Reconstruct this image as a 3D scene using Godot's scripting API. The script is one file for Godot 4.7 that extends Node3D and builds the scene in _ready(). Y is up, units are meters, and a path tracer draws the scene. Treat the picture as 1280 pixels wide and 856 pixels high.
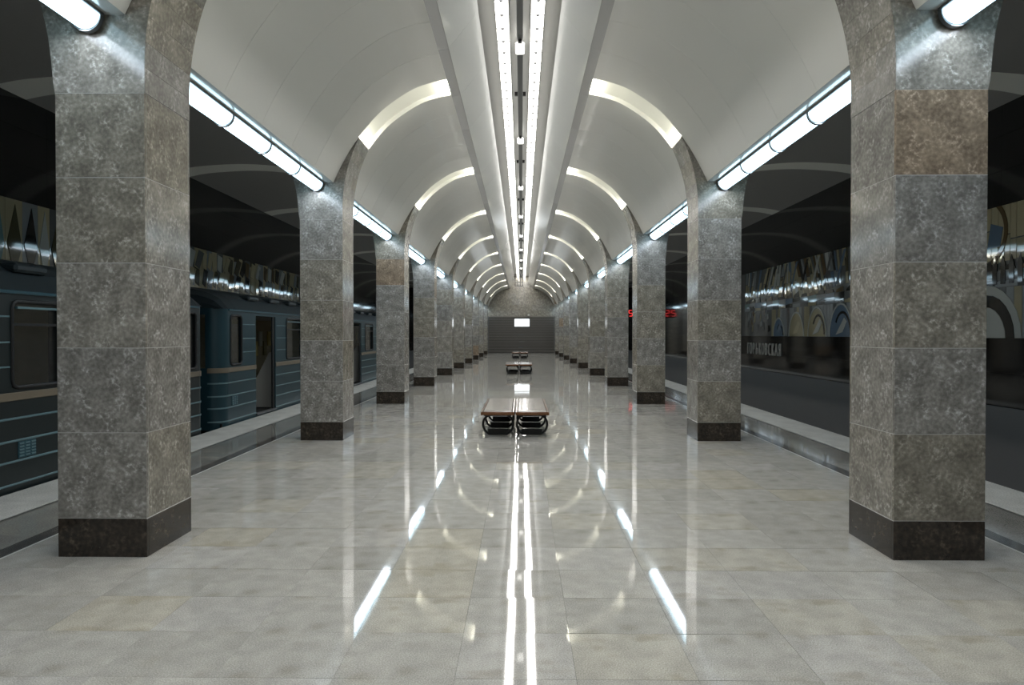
extends Node3D
# Metro station hall. y up, camera looks along -z; "D" is the distance in front of the camera (z = -D).
const H := 1.72
const PITCH := 6.091
const D1 := 5.492            # front face of the first pillar in view
const PD := 0.745            # pillar depth along the hall
const PIN := 2.856           # inner face of the pillars
const POUT := 3.546          # outer face
const END := 64.7            # end wall
const BACK := -7.3           # wall behind the camera
const WALLX := 8.5           # track walls
const EDGE := 5.47           # platform edge
const RADIANCE_ROW := 16.0
const RADIANCE_SIDE := 11.0
const RADIANCE_ADDED_COVE := 60.0

var rng := RandomNumberGenerator.new()
var M := {}
var names := {}
var cache := {}

# ---------------------------------------------------------------- helpers
func numbered(called: String) -> String:
	if not names.has(called):
		names[called] = 0
		return called
	names[called] += 1
	return "%s_%03d" % [called, names[called]]

func thing(called: String, label: String, category: String, at := Vector3.ZERO, group := "") -> Node3D:
	var o := Node3D.new()
	o.name = numbered(called)
	add_child(o)
	o.position = at
	o.set_meta("label", label)
	o.set_meta("category", category)
	if group != "":
		o.set_meta("group", group)
	return o

func struct(called: String, label: String, category: String) -> Node3D:
	var o := thing(called, label, category)
	o.set_meta("kind", "structure")
	return o

func part(called: String, mesh: Mesh, mat: Material, parent: Node, at := Vector3.ZERO) -> MeshInstance3D:
	var o := MeshInstance3D.new()
	o.name = called
	o.mesh = mesh
	if mat != null:
		o.material_override = mat
	o.position = at
	parent.add_child(o, true)
	return o

func st_new() -> SurfaceTool:
	var st := SurfaceTool.new()
	st.begin(Mesh.PRIMITIVE_TRIANGLES)
	return st

func tri(st: SurfaceTool, a: Vector3, b: Vector3, c: Vector3, na: Vector3, nb: Vector3, nc: Vector3, ua := Vector2.ZERO, ub := Vector2.ZERO, uc := Vector2.ZERO) -> void:
	if (b - a).cross(c - a).dot(na + nb + nc) > 0.0:
		st.set_normal(na); st.set_uv(ua); st.add_vertex(a)
		st.set_normal(nc); st.set_uv(uc); st.add_vertex(c)
		st.set_normal(nb); st.set_uv(ub); st.add_vertex(b)
	else:
		st.set_normal(na); st.set_uv(ua); st.add_vertex(a)
		st.set_normal(nb); st.set_uv(ub); st.add_vertex(b)
		st.set_normal(nc); st.set_uv(uc); st.add_vertex(c)

func quad(st: SurfaceTool, a: Vector3, b: Vector3, c: Vector3, d: Vector3, n: Vector3) -> void:
	tri(st, a, b, c, n, n, n, Vector2(0, 0), Vector2(1, 0), Vector2(1, 1))
	tri(st, a, c, d, n, n, n, Vector2(0, 0), Vector2(1, 1), Vector2(0, 1))

func quad_s(st: SurfaceTool, a: Vector3, b: Vector3, c: Vector3, d: Vector3, na: Vector3, nb: Vector3, nc: Vector3, nd: Vector3) -> void:
	tri(st, a, b, c, na, nb, nc)
	tri(st, a, c, d, na, nc, nd)

func box(st: SurfaceTool, lo: Vector3, hi: Vector3) -> void:
	var p := []
	for i in 8:
		p.append(Vector3(hi.x if i & 1 else lo.x, hi.y if i & 2 else lo.y, hi.z if i & 4 else lo.z))
	quad(st, p[0], p[2], p[6], p[4], Vector3.LEFT)
	quad(st, p[1], p[3], p[7], p[5], Vector3.RIGHT)
	quad(st, p[0], p[1], p[5], p[4], Vector3.DOWN)
	quad(st, p[2], p[3], p[7], p[6], Vector3.UP)
	quad(st, p[0], p[1], p[3], p[2], Vector3.FORWARD)
	quad(st, p[4], p[5], p[7], p[6], Vector3.BACK)

# box with chamfered edges
func cbox(st: SurfaceTool, lo: Vector3, hi: Vector3, c: float) -> void:
	var m := (lo + hi) * 0.5
	var h := (hi - lo) * 0.5
	for ax in 3:
		for s in [-1.0, 1.0]:
			var u := (ax + 1) % 3
			var v := (ax + 2) % 3
			var n := Vector3.ZERO
			n[ax] = s
			var q := []
			for k in [[-1, -1], [1, -1], [1, 1], [-1, 1]]:
				var w := m
				w[ax] += s * h[ax]
				w[u] += k[0] * (h[u] - c)
				w[v] += k[1] * (h[v] - c)
				q.append(w)
			quad(st, q[0], q[1], q[2], q[3], n)
	for ax in 3:
		var u := (ax + 1) % 3
		var v := (ax + 2) % 3
		for su in [-1.0, 1.0]:
			for sv in [-1.0, 1.0]:
				var a := m; a[u] += su * h[u]; a[v] += sv * (h[v] - c)
				var b := m; b[u] += su * (h[u] - c); b[v] += sv * h[v]
				var a0 := a; a0[ax] -= h[ax] - c
				var a1 := a; a1[ax] += h[ax] - c
				var b0 := b; b0[ax] -= h[ax] - c
				var b1 := b; b1[ax] += h[ax] - c
				var n := Vector3.ZERO
				n[u] = su; n[v] = sv
				quad(st, a0, a1, b1, b0, n.normalized())
	for i in 8:
		var s := Vector3(1.0 if i & 1 else -1.0, 1.0 if i & 2 else -1.0, 1.0 if i & 4 else -1.0)
		var e := m + s * h
		var n := s.normalized()
		tri(st, e - Vector3(0, s.y, s.z) * c, e - Vector3(s.x, 0, s.z) * c, e - Vector3(s.x, s.y, 0) * c, n, n, n)

func box_mesh(size: Vector3, c := 0.0) -> Mesh:
	var key := "b%v_%f" % [size, c]
	if not cache.has(key):
		var st := st_new()
		if c > 0.0:
			cbox(st, -size * 0.5, size * 0.5, c)
		else:
			box(st, -size * 0.5, size * 0.5)
		cache[key] = st.commit()
	return cache[key]

# a box given by its corners (each coordinate in any order), as one part
func block(called: String, a: Vector3, b: Vector3, mat: Material, parent: Node, c := 0.0) -> MeshInstance3D:
	return part(called, box_mesh((b - a).abs().snapped(Vector3.ONE * 0.0001), c), mat, parent, (a + b) * 0.5)

# closed polygon in (x, y) pushed along z from z0 to z1
func prism(st: SurfaceTool, poly: PackedVector2Array, z0: float, z1: float) -> void:
	var idx := Geometry2D.triangulate_polygon(poly)
	var zl := minf(z0, z1)
	var zh := maxf(z0, z1)
	for k in range(0, idx.size(), 3):
		for side in [[zl, Vector3.FORWARD], [zh, Vector3.BACK]]:
			var p := []
			for j in 3:
				p.append(Vector3(poly[idx[k + j]].x, poly[idx[k + j]].y, side[0]))
			tri(st, p[0], p[1], p[2], side[1], side[1], side[1])
	var area := 0.0
	for i in poly.size():
		area += poly[i].cross(poly[(i + 1) % poly.size()])
	for i in poly.size():
		var a := poly[i]
		var b := poly[(i + 1) % poly.size()]
		var t := b - a
		var n2 := Vector2(t.y, -t.x).normalized() * signf(area)
		quad(st, Vector3(a.x, a.y, zl), Vector3(b.x, b.y, zl), Vector3(b.x, b.y, zh), Vector3(a.x, a.y, zh), Vector3(n2.x, n2.y, 0))

# a curved sheet: open polyline in (x, y), its room side on the side of "inside", thickness t away from it, from z0 to z1
func sheet(st: SurfaceTool, pts: PackedVector2Array, inside: Vector2, t: float, z0: float, z1: float) -> void:
	var zl := minf(z0, z1)
	var zh := maxf(z0, z1)
	var nn := PackedVector2Array()
	for i in pts.size():
		var d := pts[mini(i + 1, pts.size() - 1)] - pts[maxi(i - 1, 0)]
		var n := Vector2(-d.y, d.x).normalized()
		if n.dot(inside - pts[i]) < 0.0:
			n = -n
		nn.append(n)
	for i in pts.size() - 1:
		var a := pts[i]; var b := pts[i + 1]
		var na := Vector3(nn[i].x, nn[i].y, 0); var nb := Vector3(nn[i + 1].x, nn[i + 1].y, 0)
		var oa := a - nn[i] * t; var ob := b - nn[i + 1] * t
		quad_s(st, Vector3(a.x, a.y, zl), Vector3(b.x, b.y, zl), Vector3(b.x, b.y, zh), Vector3(a.x, a.y, zh), na, nb, nb, na)
		quad_s(st, Vector3(oa.x, oa.y, zl), Vector3(ob.x, ob.y, zl), Vector3(ob.x, ob.y, zh), Vector3(oa.x, oa.y, zh), -na, -nb, -nb, -na)
		quad(st, Vector3(a.x, a.y, zl), Vector3(b.x, b.y, zl), Vector3(ob.x, ob.y, zl), Vector3(oa.x, oa.y, zl), Vector3.FORWARD)
		quad(st, Vector3(a.x, a.y, zh), Vector3(b.x, b.y, zh), Vector3(ob.x, ob.y, zh), Vector3(oa.x, oa.y, zh), Vector3.BACK)
	for e in [[0, 1], [pts.size() - 1, pts.size() - 2]]:
		var a := pts[e[0]]; var o := a - nn[e[0]] * t
		var d := (a - pts[e[1]]).normalized()
		quad(st, Vector3(a.x, a.y, zl), Vector3(a.x, a.y, zh), Vector3(o.x, o.y, zh), Vector3(o.x, o.y, zl), Vector3(d.x, d.y, 0))

func tube(st: SurfaceTool, pts: Array, r: float, closed := false, seg := 8) -> void:
	var n := pts.size()
	var rings := []
	var up := Vector3(0.13, 0.2, 0.97)
	for i in n:
		var a: Vector3 = pts[(i - 1 + n) % n] if closed or i > 0 else pts[i]
		var b: Vector3 = pts[(i + 1) % n] if closed or i < n - 1 else pts[i]
		var t := (b - a).normalized()
		var x := up.cross(t).normalized()
		var y := t.cross(x)
		var ring := []
		for k in seg:
			var an := TAU * k / seg
			ring.append(x * cos(an) + y * sin(an))
		rings.append(ring)
	for i in (n if closed else n - 1):
		var j := (i + 1) % n
		for k in seg:
			var l := (k + 1) % seg
			quad_s(st, pts[i] + rings[i][k] * r, pts[i] + rings[i][l] * r, pts[j] + rings[j][l] * r, pts[j] + rings[j][k] * r, rings[i][k], rings[i][l], rings[j][l], rings[j][k])
	if not closed:
		for e in [[0, 1], [n - 1, n - 2]]:
			var d: Vector3 = (pts[e[0]] - pts[e[1]]).normalized()
			for k in range(1, seg - 1):
				tri(st, pts[e[0]] + rings[e[0]][0] * r, pts[e[0]] + rings[e[0]][k] * r, pts[e[0]] + rings[e[0]][k + 1] * r, d, d, d)

# smooth curve through points
func spline(c: Array, steps := 6) -> PackedVector2Array:
	var out := PackedVector2Array()
	for i in c.size() - 1:
		var p0: Vector2 = c[maxi(i - 1, 0)]
		var p3: Vector2 = c[mini(i + 2, c.size() - 1)]
		for k in steps:
			out.append((c[i] as Vector2).cubic_interpolate(c[i + 1], p0, p3, float(k) / steps))
	out.append(c[c.size() - 1])
	return out

func flip(pts: PackedVector2Array, s: float) -> PackedVector2Array:
	var o := PackedVector2Array()
	for p in pts:
		o.append(Vector2(p.x * s, p.y))
	return o

func area_light(parent: Node, at: Vector3, size: Vector2, color: Color, radiance: float, basis_ := Basis(Vector3.RIGHT, -PI / 2)) -> void:
	var l := AreaLight3D.new()
	l.name = "glow_light"
	l.area_size = size
	l.area_normalize_energy = false
	l.light_color = color
	l.light_energy = radiance / PI
	l.area_range = 60.0
	l.area_attenuation = 2.0
	l.shadow_enabled = true
	parent.add_child(l, true)
	l.transform = Transform3D(basis_, at)

# ---------------------------------------------------------------- materials
func mat(color: Color, rough := 0.5, metal := 0.0, spec := 0.5) -> StandardMaterial3D:
	var m := StandardMaterial3D.new()
	m.albedo_color = color
	m.roughness = rough
	m.metallic = metal
	m.metallic_specular = spec
	return m

func glow(color: Color, e: float) -> StandardMaterial3D:
	var m := mat(Color(0.9, 0.9, 0.9), 0.3)
	m.emission_enabled = true
	m.emission = color
	m.emission_energy_multiplier = e
	return m

func noise_bytes(n: int, freq: float, seed_: int, oct := 4, ridged := false, warp := 0.0) -> PackedByteArray:
	var f := FastNoiseLite.new()
	f.seed = seed_
	f.noise_type = FastNoiseLite.TYPE_SIMPLEX_SMOOTH
	f.frequency = freq
	f.fractal_type = FastNoiseLite.FRACTAL_RIDGED if ridged else FastNoiseLite.FRACTAL_FBM
	f.fractal_octaves = oct
	if warp > 0.0:
		f.domain_warp_enabled = true
		f.domain_warp_amplitude = warp
		f.domain_warp_frequency = freq * 1.3
	var im := f.get_seamless_image(n, n)
	im.convert(Image.FORMAT_L8)
	return im.get_data()

func image_tex(n: int, data: PackedByteArray) -> ImageTexture:
	return ImageTexture.create_from_image(Image.create_from_data(n, n, false, Image.FORMAT_RGB8, data))

# clouded marble: brown-grey body, dark patches, pale broken veins
func marble_texture(n: int, body: Color, dark: Color, vein: Color, vein_amount: float, seed_: int) -> ImageTexture:
	var clouds := noise_bytes(n, 0.007, seed_, 5, false, 30.0)
	var fine := noise_bytes(n, 0.04, seed_ + 1, 5)
	var veins := noise_bytes(n, 0.017, seed_ + 2, 5, true, 40.0)
	var mask := noise_bytes(n, 0.008, seed_ + 3, 4, false, 25.0)
	var out := PackedByteArray()
	out.resize(n * n * 3)
	for i in n * n:
		var c := clouds[i] / 255.0
		var f := fine[i] / 255.0
		var t := clampf(c * 0.85 + (f - 0.5) * 1.0 + 0.07, 0.0, 1.0)
		var col := dark.lerp(body, t)
		var m := clampf((mask[i] / 255.0 - 0.42) * 3.0, 0.0, 1.0)
		var v := maxf(veins[i] / 255.0 - 0.6, 0.0) * 2.2 * m * vein_amount
		v += clampf((f - 0.55) * 2.4, 0.0, 0.5) * m * vein_amount
		col = col.lerp(vein, clampf(v, 0.0, 0.8))
		out[i * 3] = int(col.r * 255); out[i * 3 + 1] = int(col.g * 255); out[i * 3 + 2] = int(col.b * 255)
	return image_tex(n, out)

# one polished granite floor slab: fine speckle, soft clouds, faint damp stains creeping in from the cross joints
func slab_texture(n: int, seed_: int, stain: float) -> ImageTexture:
	var clouds := noise_bytes(n, 0.008, seed_, 4)
	var creep := noise_bytes(n, 0.005, seed_ + 5, 3, false, 20.0)
	var speck := noise_bytes(n, 0.22, seed_ + 9, 2)
	var streak := noise_bytes(n, 0.008, seed_ + 12, 3)
	var out := PackedByteArray()
	out.resize(n * n * 3)
	for y in n:
		for x in n:
			var i := y * n + x
			var e := minf(y, (n - 1 - y) * 1.7) / float(n)
			var v := 0.88 + (clouds[i] / 255.0 - 0.5) * 0.1 + (speck[i] / 255.0 - 0.5) * 0.3
			var reach := 0.5 * clampf((creep[i] / 255.0 - 0.4) * 1.8, 0.0, 1.0)
			var s := clampf((reach - e) * 2.6, 0.0, 0.8) * stain
			s += clampf((streak[i] / 255.0 - 0.75) * 1.5, 0.0, 0.2) * stain
			v *= 1.0 - 0.13 * s
			v = clampf(v, 0.0, 1.0)
			out[i * 3] = int(v * 255); out[i * 3 + 1] = int(v * (253 - 4 * s)); out[i * 3 + 2] = int(v * (248 - 14 * s))
	return image_tex(n, out)

func stone_mat(tex: Texture2D, tint: Color, rough: float, scale: float, offset: Vector3) -> StandardMaterial3D:
	var m := mat(tint, rough)
	m.albedo_texture = tex
	m.uv1_triplanar = true
	m.uv1_world_triplanar = true
	m.uv1_triplanar_sharpness = 8.0
	m.uv1_scale = Vector3.ONE * scale
	m.uv1_offset = offset
	return m

func make_materials() -> void:
	var marble := marble_texture(1024, Color(0.615, 0.605, 0.58), Color(0.43, 0.42, 0.40), Color(0.86, 0.855, 0.845), 0.75, 11)
	M.marble = []
	var tints := [Color(0.97, 0.97, 0.97), Color(1, 0.99, 0.97), Color(0.93, 0.93, 0.93), Color(0.97, 0.955, 0.92), Color(1, 1, 1), Color(0.94, 0.925, 0.885), Color(0.97, 0.88, 0.79)]
	for k in tints.size():
		M.marble.append(stone_mat(marble, tints[k], 0.16, 0.55, Vector3(0.37 * k, 0.61 * k, 0.23 * k)))
	M.end_stone = []
	for k in 3:
		M.end_stone.append(stone_mat(marble, [Color(1, 0.99, 0.96), Color(0.96, 0.95, 0.92), Color(1, 1, 0.99)][k], 0.12, 0.5, Vector3(0.2 * k, 0.4, 0.3 * k)))
	var emperador := marble_texture(512, Color(0.25, 0.22, 0.19), Color(0.13, 0.115, 0.10), Color(0.5, 0.45, 0.38), 0.55, 31)
	M.plinth = stone_mat(emperador, Color(1, 1, 1), 0.12, 0.9, Vector3(0.3, 0.1, 0))
	var black := marble_texture(512, Color(0.14, 0.135, 0.13), Color(0.08, 0.078, 0.075), Color(0.3, 0.29, 0.27), 0.4, 47)
	M.black = []
	for k in 3:
		M.black.append(stone_mat(black, [Color(1, 1, 1), Color(0.88, 0.88, 0.88), Color(0.96, 0.94, 0.92)][k], 0.07, 0.6, Vector3(0.31 * k, 0.2, 0.57 * k)))
	M.core = mat(Color(0.33, 0.32, 0.3), 0.9)
	M.joint = mat(Color(0.66, 0.655, 0.64), 0.6)
	M.floor_joint = mat(Color(0.6, 0.59, 0.56), 0.7)
	# floor slabs
	var slabs := [slab_texture(256, 3, 0.2), slab_texture(256, 77, 0.6), slab_texture(256, 131, 1.0), slab_texture(256, 171, 0.4), slab_texture(256, 197, 0.8)]
	M.slab = []
	var ft := [Color(0.76, 0.755, 0.74), Color(0.75, 0.745, 0.73), Color(0.77, 0.765, 0.755), Color(0.735, 0.73, 0.715), Color(0.765, 0.75, 0.71), Color(0.755, 0.75, 0.74), Color(0.725, 0.72, 0.705), Color(0.765, 0.755, 0.725)]
	for k in ft.size():
		var m := mat(ft[k], 0.04, 0.0, 0.42)
		m.albedo_texture = slabs[k % 5]
		M.slab.append(m)
	M.band = []
	for k in 3:
		M.band.append(stone_mat(black, [Color(2.2, 2.15, 2.1), Color(1.9, 1.9, 1.9), Color(2.5, 2.45, 2.4)][k], 0.1, 0.8, Vector3(0.3 * k, 0, 0.2)))
	var gran := slab_texture(256, 211, 0.15)
	M.edge_slab = stone_mat(gran, Color(0.80, 0.80, 0.79), 0.55, 0.9, Vector3.ZERO)
	M.grey_slab = [stone_mat(gran, Color(0.55, 0.545, 0.53), 0.07, 0.9, Vector3(0.3, 0, 0)), stone_mat(gran, Color(0.6, 0.595, 0.575), 0.07, 0.9, Vector3(0.1, 0, 0.6))]
	M.white_line = mat(Color(0.72, 0.72, 0.7), 0.3)
	# ceiling
	M.vault = []
	for c in [Color(0.905, 0.905, 0.89), Color(0.895, 0.895, 0.88), Color(0.91, 0.908, 0.893)]:
		M.vault.append(mat(c, 0.2, 0.0, 0.5))
	M.rib = mat(Color(0.95, 0.95, 0.915), 0.75)
	M.trim = [mat(Color(0.70, 0.70, 0.70), 0.2, 0.1), mat(Color(0.73, 0.73, 0.735), 0.2, 0.1)]
	M.trough_panel = [mat(Color(0.79, 0.80, 0.795), 0.09, 0.15), mat(Color(0.775, 0.785, 0.78), 0.1, 0.15)]
	M.trough_top = mat(Color(0.70, 0.70, 0.69), 0.35, 0.3)
	M.trough_lip = mat(Color(0.46, 0.46, 0.45), 0.3, 0.2)
	M.rail = mat(Color(0.36, 0.37, 0.37), 0.45, 0.3)
	M.soffit = mat(Color(0.78, 0.78, 0.77), 0.1, 0.1)
	# grey paint of the side vaults between the white ribs: a zoom shows its sharp edge against them
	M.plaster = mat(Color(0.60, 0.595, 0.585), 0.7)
	M.side_rib = mat(Color(0.93, 0.93, 0.9), 0.75)
	M.metal = mat(Color(0.45, 0.46, 0.47), 0.35, 0.6)
	M.dark_metal = mat(Color(0.1, 0.1, 0.105), 0.4, 0.2)
	M.black_metal = mat(Color(0.03, 0.03, 0.032), 0.3)
	M.added_cove_glow = glow(Color(1.0, 0.98, 0.9), 3.0)  # glow of the lamps added to brighten the ribs
	M.row_glow = glow(Color(1.0, 0.99, 0.96), 4.0)
	M.side_glow = glow(Color(0.78, 0.93, 1.0), 4.5)
	M.screen = glow(Color(0.95, 0.98, 1.0), 1.6)
	M.red = glow(Color(1.0, 0.06, 0.05), 1.6)
	M.shutter = [mat(Color(0.28, 0.27, 0.255), 0.4, 0.1), mat(Color(0.31, 0.30, 0.28), 0.4, 0.1)]
	M.shutter_gap = mat(Color(0.6, 0.58, 0.55), 0.5)
	M.low_wall = mat(Color(0.40, 0.395, 0.39), 0.5)
	M.concrete = mat(Color(0.2, 0.195, 0.19), 0.9)
	M.rail_steel = mat(Color(0.4, 0.38, 0.36), 0.3, 0.8)
	M.letter = mat(Color(0.78, 0.77, 0.74), 0.3, 0.2)
	# train
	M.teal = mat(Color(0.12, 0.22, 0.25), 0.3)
	M.teal_shaded = mat(Color(0.085, 0.12, 0.125), 0.35)  # near car: the train's teal with its dimmer light put into the colour
	M.teal_dark = mat(Color(0.15, 0.29, 0.33), 0.32)
	M.rib_metal = mat(Color(0.38, 0.48, 0.50), 0.28)
	M.cream = mat(Color(0.44, 0.40, 0.34), 0.35)
	M.train_roof = mat(Color(0.16, 0.19, 0.2), 0.35)
	M.rubber = mat(Color(0.03, 0.03, 0.03), 0.6)
	M.under = mat(Color(0.04, 0.04, 0.04), 0.8)
	M.inside = mat(Color(0.66, 0.61, 0.47), 0.6)
	M.inside_pale = mat(Color(0.7, 0.69, 0.66), 0.5)
	M.seat_brown = mat(Color(0.2, 0.12, 0.08), 0.6)
	M.glass = mat(Color(0.12, 0.13, 0.13, 0.2), 0.03)
	M.glass.transparency = BaseMaterial3D.TRANSPARENCY_ALPHA
	M.poster = [mat(Color(0.85, 0.78, 0.45), 0.5), mat(Color(0.85, 0.85, 0.8), 0.5), mat(Color(0.55, 0.5, 0.3), 0.5)]
	# benches
	var wood := stone_mat(marble_texture(256, Color(0.44, 0.30, 0.19), Color(0.33, 0.21, 0.13), Color(0.5, 0.36, 0.24), 0.4, 5), Color(1, 1, 1), 0.25, 1.0, Vector3.ZERO)
	wood.uv1_scale = Vector3(5, 5, 0.4)
	M.wood = wood
	M.seat = mat(Color(0.68, 0.65, 0.63), 0.12)
	# mural glass
	M.mural = {
		"beige": mat(Color(0.6, 0.56, 0.45), 0.05), "sand": mat(Color(0.67, 0.62, 0.5), 0.05), "grey": mat(Color(0.5, 0.51, 0.51), 0.05),
		"pale": mat(Color(0.66, 0.66, 0.63), 0.05), "brown": mat(Color(0.36, 0.29, 0.19), 0.05), "dark": mat(Color(0.13, 0.125, 0.11), 0.05),
		"blue": mat(Color(0.37, 0.43, 0.49), 0.05), "teal": mat(Color(0.38, 0.48, 0.48), 0.05), "olive": mat(Color(0.28, 0.26, 0.18), 0.05), "ash": mat(Color(0.36, 0.36, 0.35), 0.05)}

# ---------------------------------------------------------------- the hall
var VAULT: PackedVector2Array
var PIER: PackedVector2Array      # inner edge of the pillars where they bend into the arch
var SIDE: PackedVector2Array      # side hall vault, from the pillar to the track wall

func profiles() -> void:
	VAULT = spline([Vector2(3.0, 4.16), Vector2(2.83, 4.50), Vector2(2.596, 4.868), Vector2(2.239, 5.285), Vector2(1.762, 5.62), Vector2(1.40, 5.755), Vector2(1.167, 5.80)])
	PIER = PackedVector2Array()
	var a1 := asin(1.13 / 2.5)
	for k in 9:
		var a := a1 * k / 8.0
		PIER.append(Vector2(PIN - 2.5 + 2.5 * cos(a), 3.75 + 2.5 * sin(a)))
	SIDE = spline([Vector2(POUT, 3.6), Vector2(3.60, 4.07), Vector2(3.76, 4.52), Vector2(4.10, 4.98), Vector2(4.7, 5.42), Vector2(5.55, 5.77), Vector2(6.7, 5.90), Vector2(7.9, 5.85), Vector2(WALLX + 0.05, 5.74)])

func bays() -> Array:
	# [start, end] of every stretch between two pillars
	var out := []
	out.append([BACK, D1 - 2 * PITCH])
	for k in range(-2, 9):
		out.append([D1 + k * PITCH + PD, D1 + (k + 1) * PITCH])
	out.append([D1 + 9 * PITCH + PD, END])
	return out

func build_floor() -> void:
	var fl := struct("floor", "polished grey granite slab floor of the central hall and platforms", "floor")
	block("floor_base", Vector3(-EDGE + 0.02, -0.25, -BACK), Vector3(EDGE - 0.02, -0.032, -END), M.floor_joint, fl)
	var rowp := PITCH / 11.0
	var cols := 13
	var cw := 7.9 / cols
	var rest := []
	for k in M.slab.size():
		rest.append(st_new())
	# a few slab shapes, each a hair out of level as laid
	var shapes := []
	for v in 10:
		var hh := []
		for c in 4:
			hh.append(rng.randf_range(-0.0012, 0.0012))
		shapes.append(hh)
	var d := BACK
	var r := 0
	d = D1 - 3 * PITCH + 0.29
	while d + rowp < END + 0.2:
		var d0 := d
		d += rowp
		r += 1
		if d0 < BACK - 0.3:
			continue
		for c in cols:
			var x0 := -3.95 + c * cw
			var mk := rng.randi() % 8
			if mk == 4 and rng.randf() < 0.6:
				mk = 0
			var hh: Array = shapes[rng.randi() % 10]
			var rot := (rng.randi() % 2) * 2
			var seen := d0 > 2.9 and d0 < 2.9 + 23 * rowp - 0.01
			var key := "slab%d" % shapes.find(hh)
			var org := Vector3(x0 + cw / 2, 0, -(d0 + rowp / 2))
			if seen:
				if not cache.has(key + str(rot)):
					var st := st_new()
					slab(st, Vector3.ZERO, cw, rowp, hh, rot)
					cache[key + str(rot)] = st.commit()
				part("tile", cache[key + str(rot)], M.slab[mk], fl, org)
			else:
				slab(rest[mk], org, cw, rowp, hh, rot)
	var mesh := ArrayMesh.new()
	for k in rest.size():
		rest[k].commit(mesh)
		mesh.surface_set_material(mesh.get_surface_count() - 1, M.slab[k])
	var o := part("tile_field", mesh, null, fl)
	o.set_meta("kind", "stuff")
	for s in [-1.0, 1.0]:
		# pale line, dark band, grey slabs, groove, pale rough edge slabs
		block("border_line", Vector3(s * 3.95, -0.03, -BACK), Vector3(s * 3.972, 0.0, -END), M.white_line, fl)
		var q := BACK
		var n := 0
		while q < END - 0.05:
			var e := minf(q + 1.218, END)
			var big := e - 0.003
			block("band_slab", Vector3(s * 3.974, -0.03, -q), Vector3(s * 4.125, 0.0, -big), M.band[rng.randi() % 3], fl)
			block("platform_slab", Vector3(s * 4.128, -0.03, -q), Vector3(s * 4.74, 0.0, -big), M.grey_slab[rng.randi() % 2], fl)
			block("edge_slab", Vector3(s * 4.785, -0.03, -q), Vector3(s * EDGE, 0.004, -big), M.edge_slab, fl, 0.003)
			q = e
			n += 1
		block("groove_strip", Vector3(s * 4.743, -0.03, -BACK), Vector3(s * 4.782, -0.004, -END), M.black_metal, fl)
		block("platform_side", Vector3(s * (EDGE - 0.35), -1.25, -BACK), Vector3(s * (EDGE - 0.1), -0.25, -END), M.concrete, fl)
		block("track_bed", Vector3(s * (EDGE - 0.35), -1.4, -BACK), Vector3(s * WALLX, -1.25, -END), M.concrete, fl)
		for rx in [6.1, 7.62]:
			block("track_rail", Vector3(s * (rx - 0.035), -1.25, -BACK), Vector3(s * (rx + 0.035), -1.1, -END), M.rail_steel, fl)

func slab(st: SurfaceTool, o: Vector3, w: float, l: float, hh: Array, rot: int) -> void:
	var g := 0.0006
	var xs := [-w / 2 + g, w / 2 - g]
	var zs := [-l / 2 + g, l / 2 - g]
	var p := [o + Vector3(xs[0], hh[0], zs[0]), o + Vector3(xs[1], hh[1], zs[0]), o + Vector3(xs[1], hh[2], zs[1]), o + Vector3(xs[0], hh[3], zs[1])]
	var uv := [Vector2(0, 0), Vector2(1, 0), Vector2(1, 1), Vector2(0, 1)]
	var u := []
	for k in 4:
		u.append(uv[(k + rot) % 4])
	# smooth normal bent with the corners: a gently wavy polished surface
	var gx: float = (hh[1] + hh[2] - hh[0] - hh[3]) / (2 * w)
	var gz: float = (hh[2] + hh[3] - hh[0] - hh[1]) / (2 * l)
	var n := Vector3(-gx, 1, -gz).normalized()
	tri(st, p[0], p[1], p[2], n, n, n, u[0], u[1], u[2])
	tri(st, p[0], p[2], p[3], n, n, n, u[0], u[2], u[3])
	for k in 4:
		var a: Vector3 = p[k]
		var b: Vector3 = p[(k + 1) % 4]
		var dn := Vector3(0, -0.03, 0)
		quad(st, a, b, b + dn, a + dn, ((a + b) * 0.5 - o).normalized() * Vector3(1, 0, 1))

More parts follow.
